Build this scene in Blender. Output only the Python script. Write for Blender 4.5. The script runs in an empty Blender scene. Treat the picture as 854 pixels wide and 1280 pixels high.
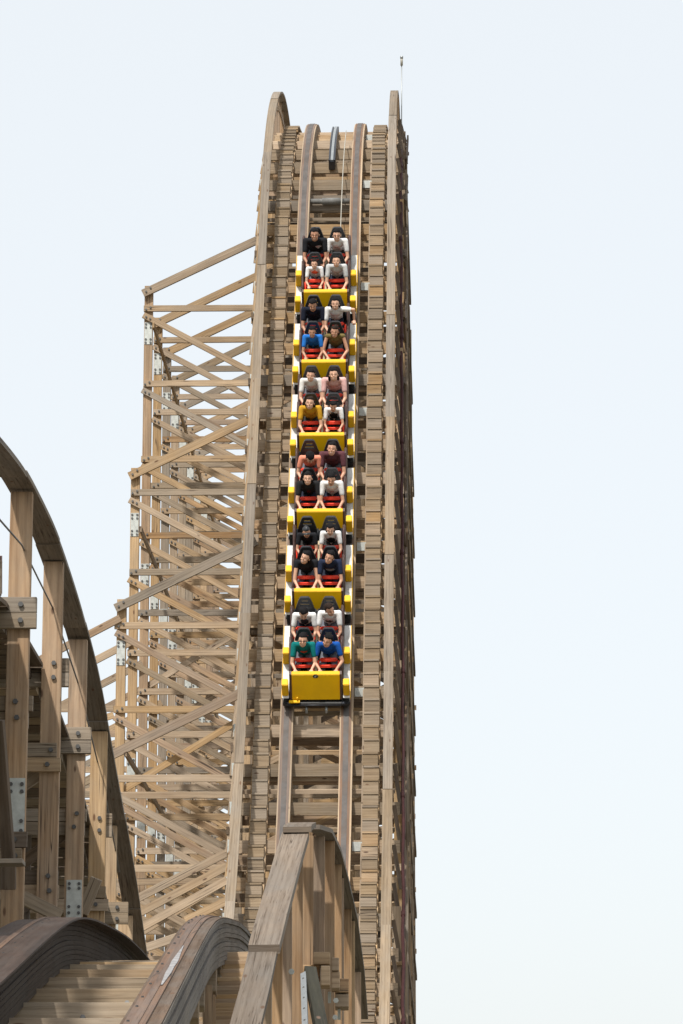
import bpy, bmesh, math, random
from mathutils import Vector, Matrix, Quaternion
V = Vector
R = math.radians
random.seed(11)
SC = bpy.context.scene
COL = SC.collection

# ------------------------------------------------------------------ camera, sky, sun, exposure
FPX, PITCH, CAMZ = 4020.0, R(13.4), 1.7          # focal length in photo pixels (854 wide)
cam = bpy.data.cameras.new("camera")
cam.sensor_fit = 'HORIZONTAL'; cam.sensor_width = 24.0; cam.lens = 24.0 * FPX / 854.0
cam.clip_start = 0.5; cam.clip_end = 6000
camo = bpy.data.objects.new("camera", cam); COL.objects.link(camo)
camo.location = (0, 0, CAMZ); camo.rotation_euler = (R(90) + PITCH, 0, 0)
SC.camera = camo

SUN_EL, SUN_AZ = R(50), R(200)                    # azimuth clockwise from +Y: behind the camera, to its left
sd = V((math.sin(SUN_AZ) * math.cos(SUN_EL), math.cos(SUN_AZ) * math.cos(SUN_EL), math.sin(SUN_EL)))
w = bpy.data.worlds.new("World"); SC.world = w; w.use_nodes = True
nt = w.node_tree; nt.nodes.clear()
sky = nt.nodes.new('ShaderNodeTexSky'); sky.sky_type = 'NISHITA'; sky.sun_disc = False
sky.sun_elevation = SUN_EL; sky.sun_rotation = SUN_AZ
sky.air_density = 1.0; sky.dust_density = 4.0; sky.ozone_density = 1.0; sky.altitude = 0
hz = nt.nodes.new('ShaderNodeMixRGB'); hz.inputs[0].default_value = 0.72     # bright even haze over the whole sky
hz.inputs[2].default_value = (7.1, 7.33, 7.33, 1)
bg = nt.nodes.new('ShaderNodeBackground'); bg.inputs[1].default_value = 0.14
ow = nt.nodes.new('ShaderNodeOutputWorld')
nt.links.new(sky.outputs[0], hz.inputs[1]); nt.links.new(hz.outputs[0], bg.inputs[0]); nt.links.new(bg.outputs[0], ow.inputs[0])
sl = bpy.data.lights.new("sun", 'SUN'); sl.energy = 3.75; sl.angle = R(2.0); sl.color = (1.0, 0.95, 0.87)
so = bpy.data.objects.new("sun", sl); COL.objects.link(so)
so.rotation_euler = (-sd).to_track_quat('-Z', 'Y').to_euler()
SC.view_settings.view_transform = 'Standard'; SC.view_settings.look = 'None'
SC.view_settings.exposure = 0.13; SC.view_settings.gamma = 1.0; SC.view_settings.use_curve_mapping = False

# ------------------------------------------------------------------ materials
def node(nt, t, **kw):
    n = nt.nodes.new(t)
    for k, v in kw.items(): setattr(n, k, v)
    return n
def base_mat(name):
    m = bpy.data.materials.new(name); m.use_nodes = True
    return m, m.node_tree, m.node_tree.nodes['Principled BSDF'], m.node_tree.links
def mix(nt, a, b, fac, mode='MIX'):
    n = nt.nodes.new('ShaderNodeMixRGB'); n.blend_type = mode
    for i, x in ((0, fac), (1, a), (2, b)):
        if hasattr(x, 'is_output'): nt.links.new(x, n.inputs[i])
        elif i == 0: n.inputs[0].default_value = x
        else: n.inputs[i].default_value = (*x, 1)
    return n.outputs[0]
def noise(nt, vec, scale, det=4, rough=.55):
    n = nt.nodes.new('ShaderNodeTexNoise'); n.inputs['Scale'].default_value = scale
    n.inputs['Detail'].default_value = det; n.inputs['Roughness'].default_value = rough
    nt.links.new(vec, n.inputs['Vector']); return n.outputs['Fac']
def ramp(nt, fac, a, b, ca=(0, 0, 0), cb=(1, 1, 1)):
    n = nt.nodes.new('ShaderNodeValToRGB'); n.color_ramp.elements[0].position = a; n.color_ramp.elements[1].position = b
    n.color_ramp.elements[0].color = (*ca, 1); n.color_ramp.elements[1].color = (*cb, 1)
    nt.links.new(fac, n.inputs[0]); return n.outputs[0]
def mapping(nt, vec, sc):
    n = nt.nodes.new('ShaderNodeMapping'); n.inputs['Scale'].default_value = sc
    nt.links.new(vec, n.inputs[0]); return n.outputs[0]

def wood(name, c1, c2, grey, greyness=.35, coord='Object', crack=.25):
    m, nt, bs, L = base_mat(name)
    tc = node(nt, 'ShaderNodeTexCoord'); oi = node(nt, 'ShaderNodeObjectInfo')
    add = node(nt, 'ShaderNodeVectorMath', operation='ADD')
    mul = node(nt, 'ShaderNodeVectorMath', operation='SCALE'); cmb = node(nt, 'ShaderNodeCombineXYZ')
    for i in range(3): L.new(oi.outputs['Random'], cmb.inputs[i])
    L.new(cmb.outputs[0], mul.inputs[0]); mul.inputs['Scale'].default_value = 63.0
    L.new(tc.outputs[coord], add.inputs[0]); L.new(mul.outputs[0], add.inputs[1])
    v = add.outputs[0]
    g1 = noise(nt, mapping(nt, v, (.7, 9, 9)), 1.0, 5, .6)
    g2 = noise(nt, mapping(nt, v, (2.5, 70, 70)), 1.0, 3, .6)
    wv = node(nt, 'ShaderNodeTexWave', bands_direction='Y'); wv.inputs['Scale'].default_value = 1.0
    wv.inputs['Distortion'].default_value = 14.0; wv.inputs['Detail'].default_value = 4.0; wv.inputs['Detail Scale'].default_value = .5
    L.new(mapping(nt, v, (.3, 5, 5)), wv.inputs['Vector'])
    st = noise(nt, mapping(nt, v, (1.1, 2.6, 2.6)), 1.0, 5, .65)
    col = mix(nt, c1, c2, ramp(nt, g1, .35, .68))
    col = mix(nt, col, grey, mix(nt, (0, 0, 0), (greyness * 1.6,) * 3, ramp(nt, st, .38, .66)))
    col = mix(nt, col, (.55, .5, .45), mix(nt, (0, 0, 0), (.30, .30, .30), ramp(nt, wv.outputs[0], .45, .98)), 'MULTIPLY')
    col = mix(nt, col, (.5, .45, .42), mix(nt, (0, 0, 0), (crack * 2,) * 3, ramp(nt, g2, .56, .72)), 'MULTIPLY')
    vo = node(nt, 'ShaderNodeTexVoronoi'); vo.inputs['Scale'].default_value = 1.0
    L.new(mapping(nt, v, (1.6, 4.5, 4.5)), vo.inputs['Vector'])
    col = mix(nt, (.13, .075, .045), col, ramp(nt, vo.outputs['Distance'], .06, .11))
    ck = noise(nt, mapping(nt, v, (.22, 13, 13)), 1.0, 2, .5)          # long drying cracks
    cr = node(nt, 'ShaderNodeValToRGB'); L.new(ck, cr.inputs[0])
    for p_, c_ in ((.485, 0), (.497, 1), (.503, 1), (.515, 0)):
        e_ = cr.color_ramp.elements.new(p_); e_.color = (c_, c_, c_, 1)
    cr.color_ramp.elements[0].color = cr.color_ramp.elements[-1].color = (0, 0, 0, 1)
    gate = ramp(nt, noise(nt, mapping(nt, v, (.8, 1.5, 1.5)), 1.0, 2), .5, .62)
    col = mix(nt, col, (.06, .042, .03), mix(nt, (0, 0, 0), cr.outputs[0], gate))
    hs = node(nt, 'ShaderNodeHueSaturation')
    mr = node(nt, 'ShaderNodeMapRange'); L.new(oi.outputs['Random'], mr.inputs[0]); mr.inputs[3].default_value = .83; mr.inputs[4].default_value = 1.18
    L.new(mr.outputs[0], hs.inputs['Value'])
    fr = node(nt, 'ShaderNodeMath', operation='MULTIPLY'); L.new(oi.outputs['Random'], fr.inputs[0]); fr.inputs[1].default_value = 37.0
    fr2 = node(nt, 'ShaderNodeMath', operation='FRACT'); L.new(fr.outputs[0], fr2.inputs[0])
    ms = node(nt, 'ShaderNodeMapRange'); L.new(fr2.outputs[0], ms.inputs[0]); ms.inputs[3].default_value = .72; ms.inputs[4].default_value = 1.12
    L.new(ms.outputs[0], hs.inputs['Saturation']); L.new(col, hs.inputs['Color'])
    L.new(hs.outputs[0], bs.inputs['Base Color']); bs.inputs['Roughness'].default_value = .85; bs.inputs['Specular IOR Level'].default_value = .2
    bp = node(nt, 'ShaderNodeBump'); bp.inputs['Strength'].default_value = .35; bp.inputs['Distance'].default_value = .006
    L.new(g2, bp.inputs['Height']); L.new(bp.outputs[0], bs.inputs['Normal'])
    return m

def plain(name, c, rough=.5, metal=0.0, var=.12, scale=6.0, spec=.5, bump=0.0, dirt=None, dirt_amt=.5):
    m, nt, bs, L = base_mat(name)
    tc = node(nt, 'ShaderNodeTexCoord')
    n = noise(nt, tc.outputs['Object'], scale, 5, .6)
    col = mix(nt, tuple(x * (1 - var) for x in c), tuple(min(1, x * (1 + var)) for x in c), ramp(nt, n, .3, .7))
    if dirt:
        n2 = noise(nt, tc.outputs['Object'], scale * .6, 6, .7)
        col = mix(nt, col, dirt, mix(nt, (0, 0, 0), (dirt_amt,) * 3, ramp(nt, n2, .48, .66)))
    L.new(col, bs.inputs['Base Color']); bs.inputs['Roughness'].default_value = rough; bs.inputs['Metallic'].default_value = metal
    bs.inputs['Specular IOR Level'].default_value = spec
    if bump:
        bp = node(nt, 'ShaderNodeBump'); bp.inputs['Strength'].default_value = bump; bp.inputs['Distance'].default_value = .01
        L.new(noise(nt, tc.outputs['Object'], scale * 5, 3), bp.inputs['Height']); L.new(bp.outputs[0], bs.inputs['Normal'])
    return m

TAN1, TAN2, GREY = (.315, .208, .113), (.465, .332, .2), (.285, .23, .17)
M = {}
M['tan'] = wood('tan_timber', TAN1, TAN2, GREY, .3)
M['tan_uv'] = wood('tan_timber_swept', TAN1, TAN2, GREY, .3, 'UV')
M['orange'] = wood('orange_timber', (.255, .155, .082), (.45, .30, .175), (.27, .205, .145), .45)
M['grey'] = wood('weathered_timber', (.222, .168, .112), (.34, .266, .19), (.24, .205, .162), .4, crack=.35)
M['grey_uv'] = wood('weathered_timber_swept', (.222, .168, .112), (.34, .266, .19), (.24, .205, .162), .4, 'UV', .35)
M['dark'] = wood('shade_toned_timber', (.105, .073, .048), (.17, .125, .087), (.14, .118, .098), .35)  # timber darkened in its colour to imitate shade inside the structures
M['old_uv'] = wood('old_laminated_timber', (.15, .125, .10), (.27, .225, .18), (.21, .19, .17), .5, 'UV', .6)
M['rust_uv'] = wood('rusty_steel_strap', (.13, .068, .036), (.21, .12, .07), (.14, .11, .095), .4, 'UV', .3)
M['dkrust_uv'] = wood('dark_rusty_strap', (.05, .032, .024), (.095, .058, .042), (.10, .082, .072), .4, 'UV', .4)
for k in ('rust_uv', 'dkrust_uv'):
    b = M[k].node_tree.nodes['Principled BSDF']; b.inputs['Roughness'].default_value = .6; b.inputs['Specular IOR Level'].default_value = .25
M['brown_uv'] = wood('brown_stained_timber', (.10, .064, .04), (.17, .112, .075), (.15, .125, .105), .5, 'UV', .4)
M['shade_uv'] = wood('shaded_rail_timber', (.05, .036, .027), (.09, .066, .05), (.08, .07, .06), .4, 'UV', .5)  # shade on the left rail's side, put into the timber colour
M['cap_uv'] = wood('weathered_cap_timber', (.155, .118, .088), (.235, .188, .145), (.18, .158, .136), .5, 'UV', .5)
M['cap2_uv'] = wood('handrail_timber', (.192, .147, .1), (.295, .232, .168), (.215, .182, .145), .5, 'UV', .35)
M['step'] = wood('step_timber', (.25, .186, .122), (.345, .268, .186), (.265, .218, .165), .35, crack=.25)
M['polish'] = plain('polished_running_steel', (.105, .096, .092), .65, 0, .25, 3, .25, dirt=(.11,.08,.06), dirt_amt=.6)
M['galv'] = plain('galvanised_steel', (.44, .46, .44), .5, .3, .18, 9)
M['bolt'] = plain('dark_bolt_steel', (.10, .10, .10), .5, .5)
M['yellow'] = plain('yellow_paint', (.80, .47, .003), .5, 0, .04, 3, .22, dirt=(.62, .36, .01), dirt_amt=.3)
M['white'] = plain('white_paint', (.60, .60, .59), .5, 0, .06, 5, dirt=(.36, .34, .31), dirt_amt=.7)
M['black'] = plain('black_plastic', (.018, .02, .024), .42, 0, .2)
M['rubber'] = plain('black_rubber', (.02, .02, .02), .75)
M['shell'] = plain('dark_brown_shell', (.075, .042, .036), .4, 0, .2)
M['red'] = plain('red_padding', (.85, .055, .022), .5, 0, .06)
M['cream'] = plain('cream_panel', (.52, .43, .28), .5)
M['pipe'] = plain('maroon_pipe_paint', (.045, .016, .016), .7, 0, .3, 4, .2)
M['steel'] = plain('grey_steel', (.32, .34, .35), .4, .5)
M['dull'] = plain('dull_grey_paint', (.17, .17, .165), .8, 0, .3, 5, .15)
M['chain'] = plain('black_chain_steel', (.03, .034, .045), .4, .4)
M['palerod'] = plain('pale_rod', (.4, .38, .33), .5)
M['smear'] = plain('painted_glare_steel', (.30, .29, .29), .4, .1, .4, 12)  # glare on the polished rail top, put into the colour
M['moss'] = wood('mossy_timber', (.02, .019, .011), (.045, .042, .025), (.035, .034, .024), .4)

# ------------------------------------------------------------------ helpers
def link(name, me, mat=None, parent=None, mtx=None):
    o = bpy.data.objects.new(name, me); COL.objects.link(o)
    if mat is not None and not me.materials: me.materials.append(mat)
    if parent is not None: o.parent = parent
    if mtx is not None: o.matrix_basis = mtx
    return o
def tag(o, label=None, cat=None, group=None, kind=None):
    if label: o['label'] = label
    if cat: o['category'] = cat
    if group: o['group'] = group
    if kind: o['kind'] = kind
    return o
def empty(name, mtx=None):
    o = bpy.data.objects.new(name, None); COL.objects.link(o); o.empty_display_size = .2
    if mtx is not None: o.matrix_world = mtx
    return o
def P(px, py, D):
    xc = (px - 427) * D / FPX; yc = (640 - py) * D / FPX
    c, s = math.cos(PITCH), math.sin(PITCH)
    return V((xc, D * c - yc * s, CAMZ + D * s + yc * c))
def mesh_of(verts, faces, mat=None, uv=None, smooth=False):
    me = bpy.data.meshes.new("m"); me.from_pydata([tuple(v) for v in verts], [], faces)
    if mat: me.materials.append(mat)
    if uv:
        l = me.uv_layers.new(name="UVMap")
        for p in me.polygons:
            for li, vi in zip(p.loop_indices, p.vertices): l.data[li].uv = uv[p.index][list(p.vertices).index(vi)]
    if smooth:
        for p in me.polygons: p.use_smooth = True
    me.update(); return me
BOX = {}
def box_mesh(L, w, t, mat, bev=0.0):
    k = (round(L, 2), round(w, 3), round(t, 3), mat.name, bev)
    if k in BOX: return BOX[k]
    bm = bmesh.new(); bmesh.ops.create_cube(bm, size=1, matrix=Matrix.Diagonal((k[0], w, t, 1)))
    if bev: bmesh.ops.bevel(bm, geom=bm.edges[:], offset=bev, segments=1, affect='EDGES')
    me = bpy.data.meshes.new("board"); bm.to_mesh(me); bm.free(); me.materials.append(mat); BOX[k] = me
    return me
def board(name, p0, p1, w, t, mat, parent, face=(0, -1, 0), jit=.0, bev=0.0):
    """a plank from p0 to p1, w wide, t thick along 'face'"""
    p0, p1 = V(p0), V(p1); x = (p1 - p0); L = x.length; x.normalize()
    z = V(face); z = (z - x * z.dot(x)).normalized(); y = z.cross(x)
    if jit:
        q = Quaternion(z, random.uniform(-jit, jit)); x = q @ x; y = q @ y
        p0 = p0 + z * random.uniform(-.004, .004)
    m = Matrix((x, y, z)).transposed().to_4x4(); m.translation = (p0 + p1) / 2 + z * random.uniform(-.003, .003)
    return link(name, box_mesh(L, w, t, mat, bev), None, parent, m)
def sweep_data(frames, prof, closed=True):
    """frames: (pos, right, up); prof: closed polygon of (right, up)"""
    verts, faces, uv = [], [], []
    n = len(prof); per = [0]
    for i in range(n):
        a, b = prof[i], prof[(i + 1) % n]; per.append(per[-1] + math.hypot(a[0] - b[0], a[1] - b[1]))
    s = 0; ss = []
    for i, (p, r, u) in enumerate(frames):
        if i: s += (p - frames[i - 1][0]).length
        ss.append(s)
        for a, b in prof: verts.append(p + r * a + u * b)
    for i in range(len(frames) - 1):
        for j in range(n):
            k = (j + 1) % n
            faces.append((i * n + j, i * n + k, (i + 1) * n + k, (i + 1) * n + j))
            uv.append([(ss[i], per[j]), (ss[i], per[j + 1]), (ss[i + 1], per[j + 1]), (ss[i + 1], per[j])])
    m = (len(frames) - 1) * n
    faces.append(tuple(reversed(range(n)))); uv.append([(ss[0] + a, b) for a, b in reversed(prof)])
    faces.append(tuple(range(m, m + n))); uv.append([(ss[-1] + a, b) for a, b in prof])
    return verts, faces, uv
def merge(datas):
    Vv, F, U = [], [], []
    for v, f, u in datas:
        o = len(Vv); Vv += v; F += [tuple(i + o for i in q) for q in f]; U += u
    return Vv, F, U
def sweep(name, frames, prof, mat, parent=None, smooth=False):
    v, f, u = sweep_data(frames, prof)
    return link(name, mesh_of(v, f, mat, u, smooth), None, parent)
def rect(x0, x1, z0, z1): return [(x0, z0), (x1, z0), (x1, z1), (x0, z1)]
def tube(name, pts, r, mat, parent=None, seg=8):
    fr = []
    pts = [V(p) for p in pts]
    for i, p in enumerate(pts):
        d = (pts[min(i + 1, len(pts) - 1)] - pts[max(i - 1, 0)]).normalized()
        a = V((1, 0, 0)) if abs(d.x) < .9 else V((0, 0, 1))
        u = d.cross(a).normalized(); rr = u.cross(d)
        fr.append((p, rr, u))
    pr = [(r * math.cos(2 * math.pi * k / seg), r * math.sin(2 * math.pi * k / seg)) for k in range(seg)]
    return sweep(name, fr, pr, mat, parent, True)
def bolts(name, lst, parent, r=.026, h=.03, mat=None, kind='stuff'):
    """hexagonal bolt heads, all joined: far too small to pick apart"""
    v, f = [], []
    for p, n in lst:
        p, n = V(p), V(n).normalized()
        a = V((0, 0, 1)) if abs(n.z) < .9 else V((1, 0, 0))
        x = n.cross(a).normalized(); y = n.cross(x); o = len(v)
        for hh in (-.01, h):
            for k in range(6):
                t = k * math.pi / 3; v.append(p + n * hh + (x * math.cos(t) + y * math.sin(t)) * r)
        for k in range(6):
            f.append((o + k, o + (k + 1) % 6, o + 6 + (k + 1) % 6, o + 6 + k))
        f.append(tuple(o + 6 + k for k in range(6)))
    o = link(name, mesh_of(v, f, mat or M['bolt']), None, parent)
    if kind: o['kind'] = kind
    return o
def plate(p, w_, h_, parent, n=(0, -1, 0), up=(0, 0, 1), rows=2, th=.012):
    """galvanised splice plate with its bolts: one small part"""
    n = V(n); p = V(p); up = V(up)
    o = board('splice_plate', p - up * h_ / 2, p + up * h_ / 2, w_, th, M['galv'], parent, n)
    x = up.cross(n); L = []
    for sx in (-1, 1):
        for z in ([.42, .27, -.27, -.42] if rows == 2 else [.4, .28, -.2, -.36]):
            L.append((p + x * sx * w_ * .32 + up * z * h_ + n * .006, n))
    b = bolts('bolt_heads', L, None, r=.028 if rows == 2 else .022, h=.02)
    b.parent = o; b.matrix_basis = o.matrix_basis.inverted()
    return o

# ------------------------------------------------------------------ the drop: path in the tower's own frame (y, z)
T = Matrix.Translation((-2.73, 0, 0)) @ Matrix.Rotation(R(-1.776), 4, 'Z')
TH = R(61.7); AY, AZ = 70.72, 14.69; S_UP, S_LO, R_UP, R_LO = 14.1, -1.58, 12.0, 22.0
def track(s):
    if s >= S_UP:
        y0, z0 = AY + S_UP * math.cos(TH), AZ + S_UP * math.sin(TH)
        th = TH - (s - S_UP) / R_UP; end = R(-25)
        if th >= end:
            return V((0, y0 + R_UP * (math.sin(TH) - math.sin(th)), z0 + R_UP * (math.cos(th) - math.cos(TH)))), th
        d = (s - S_UP) - (TH - end) * R_UP
        p = V((0, y0 + R_UP * (math.sin(TH) - math.sin(end)), z0 + R_UP * (math.cos(end) - math.cos(TH))))
        return p + V((0, math.cos(end), math.sin(end))) * d, end
    if s <= S_LO:
        y0, z0 = AY + S_LO * math.cos(TH), AZ + S_LO * math.sin(TH)
        th = TH + (s - S_LO) / R_LO
        if th >= 0:
            return V((0, y0 - R_LO * (math.sin(TH) - math.sin(th)), z0 - R_LO * (math.cos(th) - math.cos(TH)))), th
        d = -(s - S_LO) - TH * R_LO
        return V((0, y0 - R_LO * math.sin(TH) - d, z0 - R_LO * (1 - math.cos(TH)))), 0.0
    return V((0, AY + s * math.cos(TH), AZ + s * math.sin(TH))), TH
def tframe(s, dx=0, dn=0):
    p, th = track(s); n = V((0, -math.sin(th), math.cos(th)))
    return p + n * dn + V((dx, 0, 0)), V((1, 0, 0)), n
S0, S1 = -26.0, 46.0
SAMPLES = [S0 + i * (S1 - S0) / 240 for i in range(241)]
ztab = sorted((track(s)[0].y, track(s)[0].z, track(s)[1]) for s in SAMPLES)
def zpath(y):
    for a, b in zip(ztab, ztab[1:]):
        if a[0] <= y <= b[0]:
            k = (y - a[0]) / max(1e-6, b[0] - a[0]); return a[1] + (b[1] - a[1]) * k
    return ztab[0][1] if y < ztab[0][0] else ztab[-1][1]

# ------------------------------------------------------------------ ground
gm, gnt, gbs, gL = base_mat('grass_and_dirt')
gtc = node(gnt, 'ShaderNodeTexCoord')
gL.new(mix(gnt, (.20, .17, .135), (.12, .12, .07), ramp(gnt, noise(gnt, gtc.outputs['Object'], .15, 8, .7), .42, .56)), gbs.inputs['Base Color'])
gbs.inputs['Roughness'].default_value = .95
g = link('ground', mesh_of([(-3000, -3000, 0), (3000, -3000, 0), (3000, 3000, 0), (-3000, 3000, 0)], [(0, 1, 2, 3)], gm)); tag(g, kind='structure')

# ------------------------------------------------------------------ the tall drop tower
tower = empty('wooden_coaster_tower', T)
tag(tower, 'tall wooden roller coaster drop with steep track coming down from its crest', 'roller coaster')
def lam(x0, x1, ztop, n, t, rag):
    out = []
    for i in range(n):
        a, b = random.uniform(0, rag), random.uniform(0, rag)
        out.append(rect(x0 + a, x1 - b, ztop - (i + 1) * t + .003, ztop - i * t - (.0 if i == 0 else .001)))
    return out
for sx in (-1, 1):
    fr = [tframe(s, sx * .66) for s in SAMPLES]
    v, f, u = merge([sweep_data(fr, q) for q in lam(-.15, .15, -.02, 7, .045, .012)])
    rail = link('rail', mesh_of(v, f, M['tan_uv'], u), None, tower)
    sweep('steel_strap', fr, rect(-.115, .105, -.019, -.006), M['rust_uv'], rail)
    sweep('running_strip', fr, rect(-.062, .055, -.0055, .004), M['polish'], rail)
# ledgers, ties and posts of the track deck
LEFT_BR = []
k = 0; s = -15.2
TB = []
while s < 30.5:
    p, th = track(s); n = V((0, -math.sin(th), math.cos(th)))
    # thick ledger: vertical board facing downhill on the steep part
    fc = V((0, -1, 0)) if th > R(35) else V((0, -math.cos(R(20)), math.sin(R(20))))
    c = p - n * .38 + V((0, -.04, 0))
    lx, rx = -1.82 - random.uniform(0, .05), 1.78 + random.uniform(0, .08)
    board('track_ledger', c + V((lx, 0, 0)), c + V((rx, 0, 0)), .28, .075, M[random.choice(['tan', 'tan', 'grey'])], tower, fc, .004)
    p2, th2 = track(s + .54); n2 = V((0, -math.sin(th2), math.cos(th2)))
    c2 = p2 - n2 * .43
    board('track_tie', c2 + V((-1.74, 0, 0)), c2 + V((1.74, 0, 0)), .19, .085, M[random.choice(['tan', 'grey'])], tower, V((0, -.25, 1)), .004)
    # a second, recessed beam behind
    c3 = p2 - n2 * 1.0 + V((0, .1, -.25))
    board('rear_beam', c3 + V((-1.75, 0, 0)), c3 + V((1.75, 0, 0)), .22, .075, M[random.choice(['dark', 'dark', 'orange'])], tower, (0, -1, 0), .006)  # mostly darkened timber, so the gaps behind the track look shaded
    for sx in (-1, 1):
        h = min(.80 / max(.36, math.cos(th)), 1.95)
        b = c + V((sx * 1.66, .075, -.12))
        if h > .5:
            board('handrail_post', b, b + V((0, 0, h + .55)), .10, .07, M['orange'], tower, (sx, 0, 0), .006)
            # knee brace outside the post
            e = c + V((sx * (1.86 + (.02 if sx > 0 else 0)), .1, -.1))
            board('knee_brace', e, b + V((sx * .07, .03, h * .75)), .09, .05, M['dark' if sx > 0 else 'tan'], tower, (0, -1, 0), .01)  # right braces get the darkened timber in place of shade
        if sx < 0:
            board('bracket', c + V((-1.76, -.055, -.12)), c + V((-1.76, -.055, .16)), .17, .02, M['galv'], tower, (0, -1, 0))
        elif k % 4 == 2:
            board('bracket', c + V((.98, -.05, -.1)), c + V((.98, -.05, .1)), .3, .02, M['galv'], tower, (0, -1, 0))
    s += 1.08; k += 1
pl_, th_ = track(-3.3)   # pale steel gauge plate below the train
pn = V((0, -math.sin(th_), math.cos(th_)))
board('gauge_plate', pl_ - pn * .44 + V((-1.7, -.1, 0)), pl_ - pn * .44 + V((1.7, -.1, 0)), .13, .02, M['galv'], tower, (0, -1, 0))
# walkway steps on both sides
s = -15.5
while s < 28:
    p, th = track(s); n = V((0, -math.sin(th), math.cos(th))); p = p - n * .06
    q, _ = track(s - .375); rise = max(0.0, p.z - q.z + .06 * 0); run = .375 * math.cos(th)
    for sx in (-1, 1):
        x0, x1 = 1.04, 1.38
        j = random.uniform(-.018, .018)
        a, b = V((sx * x0 + j, 0, 0)), V((sx * x1 + j, 0, 0))
        m_ = M['step'] if random.random() < .9 else M['tan']
        d = V((0, (run + .05) / 2 - .035, -.02))
        board('tread', p + a + d, p + b + d, run + .05, .042, m_, tower, (0, 0, 1), .006)
        if rise > .1:
            hgt = rise - .046
            e = V((0, .0, -.043 - hgt / 2))
            board('riser', p + a * .999 + e, p + b * .998 + e, hgt, .03, m_, tower, (0, -1, 0), .004)
    s += .375
for sx in (-1, 1):
    for xx in (1.04, 1.37):
        sweep('stair_stringer', [tframe(q, sx * xx, -.02) for q in SAMPLES[20:200]], rect(-.03, .03, -.40, -.24), M['tan_uv'], tower)
    # handrail cap boards, butted with small steps
    ca = -16.0; i = 0
    while ca < 31:
        L = random.choice([3.4, 3.9, 4.3])
        fr = [tframe(ca + L * q / 14, sx * 1.60, .82 + (.012 if i % 2 else 0)) for q in range(15)]
        sweep('handrail_cap', fr, rect(-.105 + .006 * (i % 2), .105, 0, .055), M['cap2_uv'], tower)
        fr = [tframe(ca + L * q / 14, sx * 1.635, .45) for q in range(15)]
        sweep('mid_rail', fr, rect(-.02, .02, -.07, .07), M['tan_uv'], tower)
        ca += L + .006; i += 1

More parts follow.
